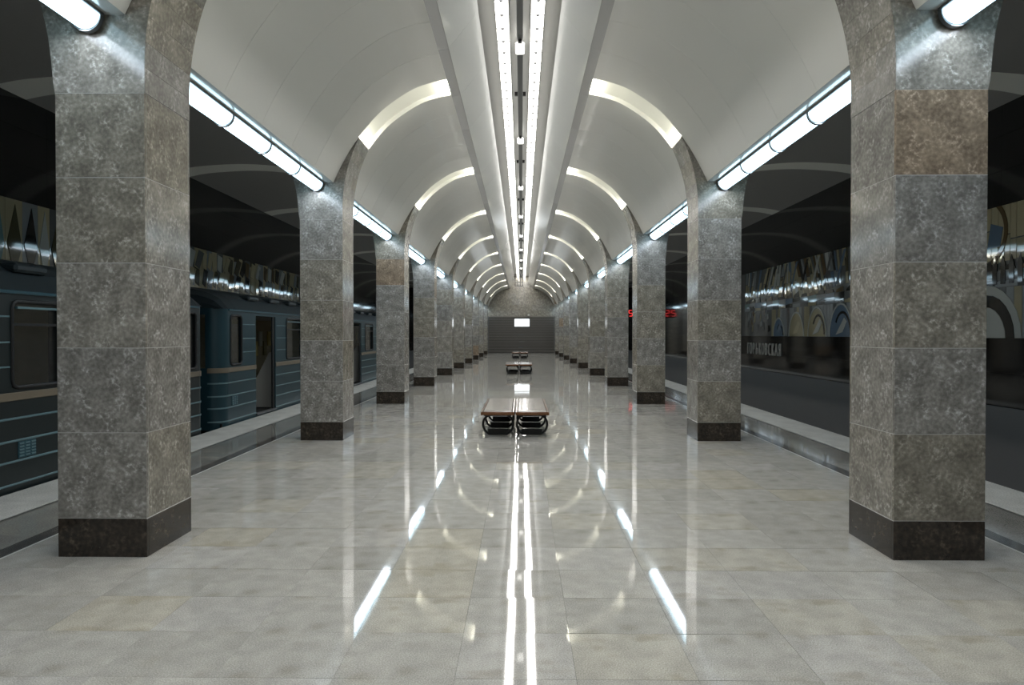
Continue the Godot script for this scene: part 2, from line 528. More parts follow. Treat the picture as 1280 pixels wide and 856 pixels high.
func build_ceiling() -> void:
	var ce := struct("ceiling", "pale panelled barrel vault with white ribs and a recessed light trough", "ceiling")
	var inside := Vector2(0, 3.0)
	for s in [-1.0, 1.0]:
		var vp := flip(VAULT, s)
		var ins_side := Vector2(s * 6.2, 3.0)
		for b in bays():
			var len_b: float = b[1] - b[0]
			var n := maxi(1, roundi(len_b / 1.07))
			for k in n:
				var z0: float = b[0] + len_b * k / n + 0.0025
				var z1: float = b[0] + len_b * (k + 1) / n - 0.0025
				var key := "vault%.0f_%.3f" % [s, z1 - z0]
				if not cache.has(key):
					var st := st_new()
					sheet(st, vp, inside, 0.09, 0.0, -(z1 - z0))
					cache[key] = st.commit()
				part("vault_panel", cache[key], M.vault[rng.randi() % 3], ce, Vector3(0, 0, -z0))
			# beam over the lamps, its pale glossy soffit
			block("soffit", Vector3(s * 3.0, 4.16, -b[0]), Vector3(s * 3.40, 4.19, -b[1]), M.soffit, ce)
			block("beam", Vector3(s * 3.06, 4.19, -b[0]), Vector3(s * 3.40, 4.62, -b[1]), M.core, ce)
			# side hall vault
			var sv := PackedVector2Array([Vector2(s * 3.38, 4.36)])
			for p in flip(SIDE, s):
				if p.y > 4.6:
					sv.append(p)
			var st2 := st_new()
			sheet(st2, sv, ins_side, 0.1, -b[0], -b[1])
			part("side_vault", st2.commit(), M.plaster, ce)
		for k in range(-2, 10):
			var d := D1 + k * PITCH
			# plastered rib over each pair of pillars, from the stone up to the trough
			var rp := PackedVector2Array()
			for p in VAULT:
				if p.y > 4.80:
					var off := (p - Vector2(0.25, 3.3)).normalized() * 0.07
					rp.append(Vector2((p.x + off.x) * s, p.y + off.y))
			var key := "rib%.0f" % s
			if not cache.has(key):
				var st := st_new()
				sheet(st, rp, inside, 0.12, 0.0, -PD)
				cache[key] = st.commit()
				var st3 := st_new()
				sheet(st3, flip(SIDE, s), ins_side, 0.12, -0.006, -PD + 0.006)
				cache["side" + key] = st3.commit()
			part("rib", cache[key], M.rib, ce, Vector3(0, 0, -d))
			if k >= 0:
				# unseen lamps added to brighten the rib: on the ledge where the stone ends, and behind the trim of the trough
				block("added_cove_lamp", Vector3(s * 2.585, 4.872, -d - 0.02), Vector3(s * 2.635, 4.888, -d - PD + 0.02), M.added_cove_glow, ce)
				area_light(ce, Vector3(s * 2.607, 4.902, -d - PD / 2), Vector2(0.045, PD - 0.06), Color(1.0, 0.985, 0.92), RADIANCE_ADDED_COVE, Basis(Vector3(s * 0.76, 0.65, 0), Vector3(0, 0, s), Vector3(s * 0.65, -0.76, 0)))
				block("added_cove_lamp", Vector3(s * 1.172, 5.815, -d - 0.02), Vector3(s * 1.182, 5.862, -d - PD + 0.02), M.added_cove_glow, ce)
				area_light(ce, Vector3(s * 1.19, 5.838, -d - PD / 2), Vector2(0.045, PD - 0.06), Color(1.0, 0.985, 0.92), RADIANCE_ADDED_COVE, Basis(Vector3(s * 0.19, 0.98, 0), Vector3(0, 0, s), Vector3(s * -0.98, 0.19, 0)))
			part("side_rib", cache["side" + key], M.side_rib, ce, Vector3(0, 0, -d))
		# trim and glossy panels of the trough
		var q := D1 - 2 * PITCH - 1.2
		while q < END:
			var a := maxf(q, BACK)
			var e := minf(q + PITCH / 3.0, END)
			q += PITCH / 3.0
			if e - a < 0.05:
				continue
			var key := "%.0f_%.3f" % [s, e - a]
			if not cache.has("trim" + key):
				var st := st_new()
				sheet(st, flip(PackedVector2Array([Vector2(1.167, 5.79), Vector2(1.022, 5.822)]), s), inside, 0.03, 0.0, -(e - a - 0.004))
				cache["trim" + key] = st.commit()
				st = st_new()
				sheet(st, flip(PackedVector2Array([Vector2(1.018, 5.826), Vector2(0.59, 6.35)]), s), inside, 0.03, 0.0, -(e - a - 0.003))
				cache["panel" + key] = st.commit()
			part("trough_trim", cache["trim" + key], M.trim[rng.randi() % 2], ce, Vector3(0, 0, -a))
			part("trough_panel", cache["panel" + key], M.trough_panel[rng.randi() % 2], ce, Vector3(0, 0, -a))
		var lip := st_new()
		sheet(lip, flip(PackedVector2Array([Vector2(0.594, 6.356), Vector2(0.69, 6.936)]), s), Vector2(0, 6.6), 0.03, -BACK, -END)
		part("trough_lip", lip.commit(), M.trough_lip, ce)
	var q2 := D1 - 2 * PITCH - 1.2
	while q2 < END:
		var a := maxf(q2, BACK)
		var e := minf(q2 + PITCH / 2.0, END)
		q2 += PITCH / 2.0
		if e - a > 0.05:
			block("trough_top", Vector3(-0.74, 6.94, -a), Vector3(0.74, 6.99, -(e - 0.004)), M.trough_top, ce)
	block("centre_rail", Vector3(-0.055, 6.80, -BACK), Vector3(0.055, 6.94, -END), M.rail, ce, 0.004)
	for k in range(-2, 10):
		block("rail_bracket", Vector3(-0.12, 6.86, -(D1 + k * PITCH + 4.0)), Vector3(0.12, 6.94, -(D1 + k * PITCH + 4.06)), M.dark_metal, ce)
	# closed over by the rock side slab
	block("roof_slab", Vector3(-WALLX - 0.6, 7.1, -BACK), Vector3(WALLX + 0.6, 7.4, -END), M.core, ce)

func ordinal(n: int) -> String:
	return ["", "first", "second", "third", "fourth", "fifth", "sixth", "seventh", "eighth", "ninth", "tenth", "eleventh", "twelfth"][n]

func side_name(s: float) -> String:
	return "train track" if s < 0 else "empty track"

func build_pillar(s: float, k: int) -> void:
	var d := D1 + k * PITCH
	var pn := 10 - k
	var t := thing("pillar", "grey marble pillar by the %s, %s from the roller shutter" % [side_name(s), ordinal(pn)], "pillar", Vector3(s * (PIN + POUT) / 2, 0, -(d + PD / 2)), "marble pillars by the " + side_name(s))
	var hw := (POUT - PIN) / 2
	var hd := PD / 2
	var th := 0.03
	var g := 0.001
	block("core", Vector3(-hw + 0.0015, 0, -hd + 0.0015), Vector3(hw - 0.0015, 3.57, hd - 0.0015), M.joint, t)
	# dark plinth: four slabs
	for f in [-1.0, 1.0]:
		block("plinth_slab", Vector3(-hw, 0, f * (hd - th)), Vector3(hw, 0.298, f * hd), M.plinth, t, 0.002)
		block("plinth_slab", Vector3(f * (hw - th), 0, -hd + th), Vector3(f * hw, 0.298, hd - th), M.plinth, t, 0.002)
	var ys := [0.30, 0.96, 1.613, 2.265, 2.92, 3.565]
	for i in 5:
		for f in [-1.0, 1.0]:
			block("stone_panel", Vector3(-hw, ys[i] + g, f * (hd - th)), Vector3(hw, ys[i + 1] - g, f * hd), pick(), t, 0.003)
			block("stone_panel", Vector3(f * (hw - th), ys[i] + g, -hd + th + 0.001), Vector3(f * hw, ys[i + 1] - g, hd - th - 0.001), pick(), t, 0.003)
	# the two faces across the hall: shaped tops between the arch of the hall and that of the side hall
	var cx := (PIN + POUT) / 2
	for span in [[3.565, 4.22], [4.22, 4.86]]:
		var poly := PackedVector2Array()
		var y0: float = span[0] + g
		var y1: float = span[1] - g
		for j in 9:
			var y := lerpf(y0, y1, j / 8.0)
			poly.append(Vector2(s * (pier_x(y) - cx), y))
		for j in 9:
			var y := lerpf(y1, y0, j / 8.0)
			poly.append(Vector2(s * (side_x(y) - cx), y))
		var key := "cap%.0f_%.2f" % [s, y0]
		if not cache.has(key):
			var st := st_new()
			prism(st, poly, hd - th, hd)
			cache[key] = st.commit()
			st = st_new()
			prism(st, poly, -hd, -hd + th)
			cache[key + "b"] = st.commit()
			st = st_new()
			var inner := PackedVector2Array()
			for p in poly:
				inner.append(Vector2(p.x * 0.994, p.y))
			prism(st, inner, -hd + 0.0015, hd - 0.0015)
			cache[key + "c"] = st.commit()
		part("stone_panel", cache[key], pick(), t)
		part("stone_panel", cache[key + "b"], pick(), t)
		part("core", cache[key + "c"], M.joint, t)
	# courses bending into the arch, some split in two
	var marks := [3.565, 3.76, 3.955, 4.145, 4.335, 4.525, 4.71, 4.885]
	for i in marks.size() - 1:
		var cuts := [-hd + 0.001, hd - 0.001]
		if i % 2 == 1:
			cuts = [-hd + 0.001, -hd + PD * [0.42, 0.6, 0.5, 0.35][(i + k + 4) % 4], hd - 0.001]
		for c in cuts.size() - 1:
			var pts := PackedVector2Array()
			for j in 4:
				var y := lerpf(marks[i] + g, marks[i + 1] - g, j / 3.0)
				pts.append(Vector2(s * (pier_x(y) - cx), y))
			var key := "course%.0f_%d_%.3f_%.3f" % [s, i, cuts[c], cuts[c + 1]]
			if not cache.has(key):
				var st := st_new()
				var moved := PackedVector2Array()
				for p in pts:
					moved.append(p - Vector2(s * 0.003, 0))
				sheet(st, moved, Vector2(-s * 3.2, 2.0), 0.03, cuts[c] + 0.001, cuts[c + 1] - 0.001)
				cache[key] = st.commit()
			part("course_stone", cache[key], pick(), t)

func pier_x(y: float) -> float:
	if y < 3.75:
		return PIN
	return PIN - 2.5 + sqrt(maxf(6.25 - (y - 3.75) * (y - 3.75), 0.0))

func side_x(y: float) -> float:
	if y < 3.6:
		return POUT
	for i in SIDE.size() - 1:
		if SIDE[i].y <= y and SIDE[i + 1].y >= y:
			return lerpf(SIDE[i].x, SIDE[i + 1].x, (y - SIDE[i].y) / maxf(SIDE[i + 1].y - SIDE[i].y, 1e-5)) + 0.01
	return POUT

func pick() -> Material:
	var r := rng.randf()
	if r < 0.02:
		return M.marble[6]
	return M.marble[rng.randi() % 6]

func build_side_lamp(s: float, b: Array, i: int) -> void:
	var e: float = b[1] - 0.03
	var seg := 1.2
	var n := 4
	if b[1] - b[0] < 5.0:
		n = int((b[1] - b[0]) / seg)
	if n < 1:
		return
	var where := "between %s and %s pillars from the shutter" % [ordinal(12 - i), ordinal(13 - i)] if i < 12 and i > 0 else ("between the shutter wall and its pillar" if i >= 12 else "by the rear wall")
	if i < 1:
		where = "beside the twelfth pillar"
	var t := thing("linear_lamp", "half-round strip lamp, %s side, %s" % [side_name(s), where], "lamp", Vector3(s * 3.27, 4.157, -e), "strip lamps under the vault edges")
	var l := seg * n
	block("housing", Vector3(-0.125, -0.022, 0.0), Vector3(0.125, 0.0, l), M.metal, t)
	var key := "lens"
	if not cache.has(key):
		var pts := PackedVector2Array()
		var ring := PackedVector2Array()
		for j in 13:
			var a := PI + PI * j / 12.0
			pts.append(Vector2(cos(a) * 0.11, -0.022 + sin(a) * 0.108))
			ring.append(Vector2(cos(a) * 0.118, -0.022 + sin(a) * 0.126))
		var st := st_new()
		prism(st, pts, 0.012, seg - 0.012)
		cache[key] = st.commit()
		st = st_new()
		prism(st, ring, -0.022, 0.022)
		cache.lens_ring = st.commit()
	for j in n:
		part("diffuser", cache[key], M.side_glow, t, Vector3(0, 0, j * seg))
		part("joint_ring", cache.lens_ring, M.metal, t, Vector3(0, 0, j * seg + 0.012 if j == 0 else j * seg))
	part("end_cap", cache.lens_ring, M.metal, t, Vector3(0, 0, l - 0.012))
	area_light(t, Vector3(0, -0.136, l / 2), Vector2(0.17, l - 0.04), Color(0.91, 0.95, 1.0), RADIANCE_SIDE)

func build_row_lamps() -> void:
	var step := 0.5076
	var n := int((END - BACK - 0.3) / step)
	var proto := {}
	for s in [-1.0, 1.0]:
		for i in n:
			var d := END - 0.2 - i * step
			var o: Node3D
			if not proto.has(s):
				o = thing("ceiling_lamp", "white fluorescent lamp unit in the trough row towards the " + side_name(s), "lamp", Vector3.ZERO, "lamp units in the ceiling trough row by the " + side_name(s))
				block("housing", Vector3(-0.11, 0.09, -step / 2), Vector3(0.11, 0.165, step / 2), M.trough_top, o)
				block("diffuser", Vector3(-0.1, 0.0, -step / 2 + 0.006), Vector3(0.1, 0.09, step / 2 - 0.006), M.row_glow, o, 0.008)
				block("clip", Vector3(-0.022, -0.024, step / 2 - 0.022), Vector3(0.022, 0.05, step / 2 + 0.02), M.dark_metal, o)
				block("seam_bar", Vector3(-0.102, -0.016, step / 2 - 0.005), Vector3(0.102, 0.0, step / 2 + 0.005), M.rail, o)
				proto[s] = o
			else:
				o = proto[s].duplicate()
				o.name = numbered("ceiling_lamp")
				add_child(o)
			var bay := clampi(ceili((D1 + 9 * PITCH - d) / PITCH) + 1, 1, 12)
			o.set_meta("label", "white lamp unit in the trough row towards the %s, %s bay from the shutter" % [side_name(s), ordinal(bay)])
			o.position = Vector3(s * 0.285, 6.775, -d)
	# the light of the rows, one strip for every twelve units
	var d2 := END - 0.2 + step / 2
	var idx := 0
	while d2 > BACK + 1.0:
		var l := minf(12 * step, d2 - BACK - 0.1)
		for s in [-1.0, 1.0]:
			area_light(self, Vector3(s * 0.285, 6.765, -(d2 - l / 2)), Vector2(0.2, l - 0.02), Color(1.0, 0.99, 0.975), RADIANCE_ROW)
		d2 -= l
		idx += 1
	# one small bulkhead lamp on the centre rail in every bay
	for k in range(-1, 9):
		var d := 12.79 - PITCH + k * PITCH
		var t := thing("bulkhead_lamp", "small white bulkhead lamp on the centre rail, %s from the end wall" % ordinal(9 - k), "lamp", Vector3(0, 6.8, -d), "bulkhead lamps on the centre rail")
		block("diffuser", Vector3(-0.08, -0.06, -0.22), Vector3(0.08, -0.002, 0.22), M.row_glow, t, 0.02)
		block("mount", Vector3(-0.035, -0.05, 0.235), Vector3(0.035, 0.0, 0.33), M.black_metal, t, 0.006)

func build_track_wall(s: float) -> void:
	var w := struct("wall_left" if s < 0 else "wall_right", "polished black granite wall along the " + side_name(s), "wall")
	block("wall_core", Vector3(s * (WALLX + 0.03), -1.4, -BACK), Vector3(s * (WALLX + 0.3), 7.1, -END), M.core, w)
	block("low_wall", Vector3(s * (WALLX + 0.05), -1.3, -BACK), Vector3(s * WALLX, 0.43, -END), M.low_wall, w)
	var rows := [0.434, 1.04, 1.645, 3.985, 4.6, 5.215, 5.86]
	var d := BACK
	while d < END - 0.1:
		var e := minf(d + 1.26, END)
		for r in rows.size() - 1:
			if r == 2:
				if e > 9.9 and d < 27.5:
					continue
				block("granite_slab", Vector3(s * WALLX, rows[2], -d), Vector3(s * (WALLX + 0.03), 2.81, -(e - 0.003)), M.black[rng.randi() % 3], w)
				block("granite_slab", Vector3(s * WALLX, 2.813, -d), Vector3(s * (WALLX + 0.03), rows[3] - 0.003, -(e - 0.003)), M.black[rng.randi() % 3], w)
				continue
			block("granite_slab", Vector3(s * WALLX, rows[r], -d), Vector3(s * (WALLX + 0.03), rows[r + 1] - 0.003, -(e - 0.003)), M.black[rng.randi() % 3], w)
		d = e

func build_end_walls() -> void:
	var w := struct("wall_end", "grey marble end wall of the hall above a roller shutter", "wall")
	var z := -END
	block("wall_core", Vector3(-WALLX - 0.3, -1.4, z - 0.05), Vector3(WALLX + 0.3, 7.1, z - 0.35), M.core, w)
	var y := 3.3
	var row := 0
	while y < 5.9:
		var x := -3.0 - (0.35 if row % 2 else 0.0)
		while x < 3.0:
			var a := maxf(x, -3.05)
			var b := minf(x + 0.72, 3.05)
			if b - a > 0.05:
				block("stone_panel", Vector3(a + 0.002, y + 0.002, z - 0.05), Vector3(b - 0.002, minf(y + 0.52, 7.0) - 0.002, z - 0.02), M.end_stone[rng.randi() % 3], w, 0.002)
			x += 0.72
		y += 0.52
		row += 1
	block("stone_panel", Vector3(-1.2, y, z - 0.05), Vector3(1.2, 7.0, z - 0.02), M.end_stone[0], w)
	for s in [-1.0, 1.0]:
		block("stone_panel", Vector3(s * 2.95, 0.0, z - 0.05), Vector3(s * 3.9, 3.298, z - 0.02), M.end_stone[1], w)
		block("side_wall", Vector3(s * 3.05, 3.3, z - 0.05), Vector3(s * WALLX, 7.05, z - 0.02), M.black[0], w)
		block("side_wall", Vector3(s * 3.9, -1.3, z - 0.05), Vector3(s * WALLX, 3.3, z - 0.02), M.black[1], w)
	var bk := struct("wall_back", "plain grey marble wall closing the hall behind", "wall")
	block("wall_core", Vector3(-WALLX - 0.3, -1.4, -BACK), Vector3(WALLX + 0.3, 7.1, -BACK + 0.3), M.marble[0], bk)
	# roller shutter
	var sh := thing("roller_shutter", "dark grey slatted roller shutter closing the end wall", "shutter", Vector3(0, 0, z))
	var slats := 24
	var hs := 3.28 / slats
	for i in slats:
		block("slat", Vector3(-2.93, i * hs + 0.008, 0.0), Vector3(2.93, (i + 1) * hs - 0.008, 0.035), M.shutter[i % 2], sh, 0.006)
	block("backing", Vector3(-2.94, 0, -0.018), Vector3(2.94, 3.29, 0.0), M.shutter_gap, sh)
	for s in [-1.0, 1.0]:
		block("guide_channel", Vector3(s * 2.93, 0, 0.0), Vector3(s * 2.99, 3.29, 0.05), M.rail, sh)
	block("bottom_handle", Vector3(-0.25, 0.5, 0.035), Vector3(0.12, 0.56, 0.06), M.metal, sh, 0.004)
	block("lock_plate", Vector3(-0.2, 1.02, 0.035), Vector3(0.3, 1.06, 0.05), M.metal, sh, 0.004)
	block("notice_strip", Vector3(-0.3, 1.62, 0.035), Vector3(0.22, 1.67, 0.045), M.metal, sh, 0.003)
	# screen hanging in front of it
	var dz := -60.0
	var sc := thing("display_screen", "bright white information screen hanging before the roller shutter", "screen", Vector3(0.06, 2.66, dz))
	block("casing", Vector3(-0.66, -0.35, -0.1), Vector3(0.66, 0.35, 0.0), M.black_metal, sc, 0.01)
	block("screen", Vector3(-0.62, -0.31, 0.0), Vector3(0.62, 0.31, 0.006), M.screen, sc)
	for s in [-0.4, 0.4]:
		var st := st_new()
		tube(st, [Vector3(s, 0.35, -0.05), Vector3(s * 0.12 - 0.06, 4.2, -0.05)], 0.008)
		part("hanger_rod", st.commit(), M.metal, sc)
	area_light(sc, Vector3(0, 0, 0.02), Vector2(1.22, 0.6), Color(0.95, 0.98, 1.0), 1.2, Basis(Vector3.UP, PI))
	var cam := thing("security_camera", "small pale box camera above the roller shutter", "camera", Vector3(0.66, 3.42, z))
	block("camera_body", Vector3(-0.08, -0.08, 0.05), Vector3(0.08, 0.1, 0.3), M.white_line, cam, 0.01)
	block("bracket", Vector3(-0.03, -0.02, -0.02), Vector3(0.03, 0.04, 0.05), M.metal, cam)
	# steel frame hung at the end of the trough
	var fr := thing("service_frame", "dark steel service frame hanging at the end of the light trough", "frame", Vector3(-0.2, 5.85, -62.6))
	for x in [-0.33, -0.11, 0.11, 0.33]:
		block("upright", Vector3(x - 0.025, 0, -0.025), Vector3(x + 0.025, 1.09, 0.025), M.dark_metal, fr)
	for y2 in [0.0, 0.35, 1.0]:
		block("crossbar", Vector3(-0.36, y2, -0.03), Vector3(0.36, y2 + 0.05, 0.03), M.dark_metal, fr)

# ---------------------------------------------------------------- benches
func build_bench(x: float, d: float, label: String) -> void:
	var t := thing("bench", label, "bench", Vector3(x, 0, -d), "wooden benches in pairs along the hall")
	var w := 0.279
	var l := 2.5
	# frame of four boards round a raised seat panel
	for s in [-1.0, 1.0]:
		block("side_board", Vector3(s * (w - 0.035), 0.375, 0), Vector3(s * w, 0.428, -l), M.wood, t, 0.005)
	block("end_board", Vector3(-w + 0.036, 0.375, 0), Vector3(w - 0.036, 0.428, -0.05), M.wood, t, 0.005)
	block("end_board", Vector3(-w + 0.036, 0.375, -l + 0.05), Vector3(w - 0.036, 0.428, -l), M.wood, t, 0.005)
	block("seat_panel", Vector3(-w + 0.042, 0.39, -0.058), Vector3(w - 0.042, 0.44, -l + 0.058), M.seat, t, 0.008)
	block("underframe", Vector3(-w + 0.05, 0.355, -0.08), Vector3(w - 0.05, 0.39, -l + 0.08), M.black_metal, t)
	if not cache.has("hoop"):
		var half := spline([Vector2(0.15, 0.345), Vector2(0.225, 0.29), Vector2(0.257, 0.19), Vector2(0.225, 0.085), Vector2(0.15, 0.022)], 5)
		var pts := []
		for p in half:
			pts.append(Vector3(p.x, p.y, 0))
		for i in range(half.size() - 1, -1, -1):
			pts.append(Vector3(-half[i].x, half[i].y, 0))
		var st := st_new()
		tube(st, pts, 0.02, true)
		cache.hoop = st.commit()
	for dz in [0.32, l / 2, l - 0.32]:
		var h := part("hoop_leg", cache.hoop, M.black_metal, t, Vector3(0, 0, -dz))
		block("foot_plate", Vector3(-0.17, 0.012, -0.02), Vector3(0.17, 0.11, 0.02), M.black_metal, h, 0.004)
		block("top_bar", Vector3(-0.16, 0.335, -0.02), Vector3(0.16, 0.356, 0.02), M.black_metal, h)

# ---------------------------------------------------------------- train
func build_car(d0: float, d1: float, doors: Array, windows: Array, vents: Array, label: String, paint: Material) -> void:
	var xs := 5.53          # platform side of the body
	var xe := 8.2
	var t := thing("train_car", label, "train car", Vector3(-(xs + xe) / 2, -1.1, -(d0 + d1) / 2), "cars of the teal metro train")
	var o := -t.position
	var body := Node3D.new()
	body.name = "body"
	var R := 0.28
	var y0 := -0.08; var y1 := 2.2
	var wy0 := 1.13; var wy1 := 2.08
	var dy0 := 0.04; var dy1 := 2.10
	# side wall around its openings, near side with detail, far side plain with windows
	var breaks := []
	for w in doors: breaks.append([w[0], w[1], "door"])
	for w in windows: breaks.append([w[0], w[1], "window"])
	breaks.sort_custom(func(a, b): return a[0] < b[0])
	var st := st_new()
	var st_far := st_new()
	var solid := []         # stretches of full wall
	var at := d0 + R
	for b in breaks:
		if b[0] > at:
			solid.append([at, b[0]])
		at = b[1]
		if b[2] == "window":
			box(st, o + Vector3(-xs - 0.06, y0, -b[1]), o + Vector3(-xs, wy0, -b[0]))
			box(st, o + Vector3(-xs - 0.06, wy1, -b[1]), o + Vector3(-xs, y1, -b[0]))
		else:
			box(st, o + Vector3(-xs - 0.06, dy1, -b[1]), o + Vector3(-xs, y1, -b[0]))
			box(st, o + Vector3(-xs - 0.06, y0, -b[1]), o + Vector3(-xs, dy0, -b[0]))
	solid.append([at, d1 - R])
	for g in solid:
		box(st, o + Vector3(-xs - 0.06, y0, -g[1]), o + Vector3(-xs, y1, -g[0]))
	part("body_side", st.commit(), paint, t)
	box(st_far, o + Vector3(-xe, y0, -(d1 - R)), o + Vector3(-xe + 0.06, y1, -(d0 + R)))
	part("far_side", st_far.commit(), M.inside, t)
	# rounded corners and end faces
	for e in [[d0, 1.0], [d1, -1.0]]:
		var zc: float = -(e[0] + e[1] * R)
		for sx in [1.0, -1.0]:
			var stc := st_new()
			var xc := -xs - R if sx > 0 else -xe + R
			for k in 8:
				var a0 := PI / 2 * k / 8.0
				var a1 := PI / 2 * (k + 1) / 8.0
				var n0 := Vector3(sx * cos(a0), 0, e[1] * sin(a0))
				var n1 := Vector3(sx * cos(a1), 0, e[1] * sin(a1))
				var c := o + Vector3(xc, 0, zc)
				for r in [[R, 1.0], [R - 0.06, -1.0]]:
					quad_s(stc, c + n0 * r[0] + Vector3(0, y0, 0), c + n1 * r[0] + Vector3(0, y0, 0), c + n1 * r[0] + Vector3(0, y1, 0), c + n0 * r[0] + Vector3(0, y1, 0), n0 * r[1], n1 * r[1], n1 * r[1], n0 * r[1])
			part("corner_panel", stc.commit(), paint, t)
		# end face with two windows and a gangway door
		var ze0: float = -e[0]
		var ze1: float = -(e[0] + e[1] * 0.06)
		var ste := st_new()
		var xa := -xe + R
		var xb := -xs - R
		var mid := (xa + xb) / 2
		var openings := [[xa + 0.04, mid - 0.42], [mid + 0.42, xb - 0.04]]
		for p in [[xa, openings[0][0]], [openings[0][1], openings[1][0]], [openings[1][1], xb]]:
			box(ste, o + Vector3(p[0], y0, minf(ze0, ze1)), o + Vector3(p[1], y1, maxf(ze0, ze1)))
		for p in openings:
			box(ste, o + Vector3(p[0], y0, minf(ze0, ze1)), o + Vector3(p[1], wy0 - 0.05, maxf(ze0, ze1)))
			box(ste, o + Vector3(p[0], wy1, minf(ze0, ze1)), o + Vector3(p[1], y1, maxf(ze0, ze1)))
		part("end_face", ste.commit(), paint, t)
		for p in openings:
			var wn := block("end_window", o + Vector3(p[0], wy0 - 0.05, (ze0 + ze1) / 2 - 0.004), o + Vector3(p[1], wy1, (ze0 + ze1) / 2 + 0.004), M.glass, t)
			wn.name = "end_window"
		block("gangway_door", o + Vector3(mid - 0.35, 0.02, ze0), o + Vector3(mid + 0.35, 2.0, ze0 + e[1] * 0.03), M.teal_dark, t, 0.008)
		# mouldings round the corner
		for y in [0.06, 0.31, 0.535, 0.78]:
			corner_strip(t, "rib", o, xs, R, e, y, 0.026, 0.012, M.rib_metal)
		corner_strip(t, "belt", o, xs, R, e, 0.99, 0.09, 0.016, M.cream)
	# mouldings, belt along the solid stretches
	var under_w := []
	for b in breaks:
		if b[2] == "window":
			under_w.append([b[0], b[1]])
	for y in [0.06, 0.31, 0.535, 0.78]:
		for g in join_spans(solid, under_w):
			block("rib", o + Vector3(-xs, y, -g[0]), o + Vector3(-xs + 0.012, y + 0.026, -g[1]), M.rib_metal, t, 0.005)
	for g in join_spans(solid, under_w):
		block("belt", o + Vector3(-xs, 0.99, -g[0]), o + Vector3(-xs + 0.016, 1.08, -g[1]), M.cream, t, 0.006)
	for y in [1.35, 1.62, 1.9]:
		for g in solid:
			block("rib", o + Vector3(-xs, y, -g[0] - 0.04), o + Vector3(-xs + 0.01, y + 0.02, -g[1] + 0.04), M.rib_metal, t, 0.004)
	block("gutter", o + Vector3(-xs - 0.02, 2.16, -d0 - R), o + Vector3(-xs + 0.025, 2.2, -d1 + R), M.teal_dark, t, 0.006)
	# windows: rubber seal, pane, vent bar
	for b in windows:
		var wnd := Node3D.new()
		wnd.name = "window"
		t.add_child(wnd, true)
		var wl: float = b[1] - b[0]
		wnd.position = o + Vector3(-xs, (wy0 + wy1) / 2, -(b[0] + b[1]) / 2)
		var fh := (wy1 - wy0) / 2
		var fr := st_new()
		var loop := []
		var rc := 0.09
		for q in [[1, 1, 0.0], [-1, 1, PI / 2], [-1, -1, PI], [1, -1, 1.5 * PI]]:
			for k in 5:
				var a: float = q[2] + PI / 2 * k / 4.0
				loop.append(Vector3(0.0, q[1] * (fh - rc) + rc * sin(a), q[0] * (wl / 2 - rc) + rc * cos(a)))
		tube(fr, loop, 0.024, true, 6)
		part("seal", fr.commit(), M.rubber, wnd)
		block("pane", Vector3(-0.035, -fh, -wl / 2), Vector3(-0.025, fh, wl / 2), M.glass, wnd)
		if wl > 0.8:
			block("vent_bar", Vector3(-0.03, fh - 0.27, -wl / 2), Vector3(0.012, fh - 0.24, wl / 2), M.rubber, wnd)
			block("vent_frame", Vector3(-0.02, fh - 0.08, -wl / 2 + 0.08), Vector3(0.012, fh - 0.055, wl / 2 - 0.08), M.rib_metal, wnd)
	# doors: open, leaves mostly in the wall
	for b in doors:
		var lw := 0.13
		block("door_leaf", o + Vector3(-xs - 0.05, dy0, -b[1] + lw), o + Vector3(-xs - 0.02, dy1, -b[1] - 0.02), M.rubber, t)
		block("door_leaf", o + Vector3(-xs - 0.05, dy0, -b[0] + 0.02), o + Vector3(-xs - 0.02, dy1, -b[0] - 0.05), M.rubber, t)
		block("door_sill", o + Vector3(-xs - 0.06, dy0 - 0.02, -b[0]), o + Vector3(-xs + 0.03, dy0 + 0.012, -b[1]), M.metal, t)
		# draught screen beside the door and the bench behind it
		var scr := st_new()
		prism(scr, PackedVector2Array([Vector2(-0.5, 0.0), Vector2(0.0, 0.0), Vector2(0.0, 1.25), Vector2(-0.12, 1.25), Vector2(-0.5, 0.5)]), -0.015, 0.015)
		part("draught_screen", scr.commit(), M.inside_pale, t, o + Vector3(-xs - 0.09, 0.05, -b[1] - 0.2))
		block("far_door", o + Vector3(-xe + 0.06, 0.05, -b[0]), o + Vector3(-xe + 0.09, 2.0, -b[1]), M.inside_pale, t, 0.006)
		for k in 5:
			var pd: float = lerpf(b[0], b[1], 0.05 + 0.22 * k) * 1.46
			if pd > d0 + 0.5 and pd < d1 - 0.5:
				block("poster", o + Vector3(-xe + 0.06, 1.05 + 0.3 * (k % 2), -pd - 0.13), o + Vector3(-xe + 0.1, 1.5 + 0.3 * (k % 2), -pd + 0.13), M.poster[k % 3], t)
	for k in solid.size():
		var g: Array = solid[k]
		if g[1] - g[0] > 0.6:
			block("seat_bench", o + Vector3(-xe + 0.07, 0.3, -g[0] - 0.1), o + Vector3(-xe + 0.55, 0.5, -g[1] + 0.1), M.seat_brown, t, 0.03)
	for v in vents:
		var gr := block("vent_grille", o + Vector3(-xs, 0.345, -v[0]), o + Vector3(-xs + 0.008, 0.53, -v[1]), M.teal_dark, t, 0.003)
		var gw: float = v[1] - v[0]
		for cidx in 3:
			for r in 5:
				var zz := -gw / 2 + gw * (cidx + 0.5) / 3.0
				block("louvre", Vector3(0.002, -0.075 + r * 0.034, zz - gw * 0.12), Vector3(0.011, -0.06 + r * 0.034, zz + gw * 0.12), M.rib_metal, gr)
	# roof: barrel with rounded ends
	var rp := []
	for k in 17:
		var u := -1.0 + 2.0 * k / 16.0
		rp.append(Vector2((xe - xs) / 2 * u, 2.2 + 0.45 * pow(1.0 - pow(absf(u), 3.2), 0.7)))
	var str_ := st_new()
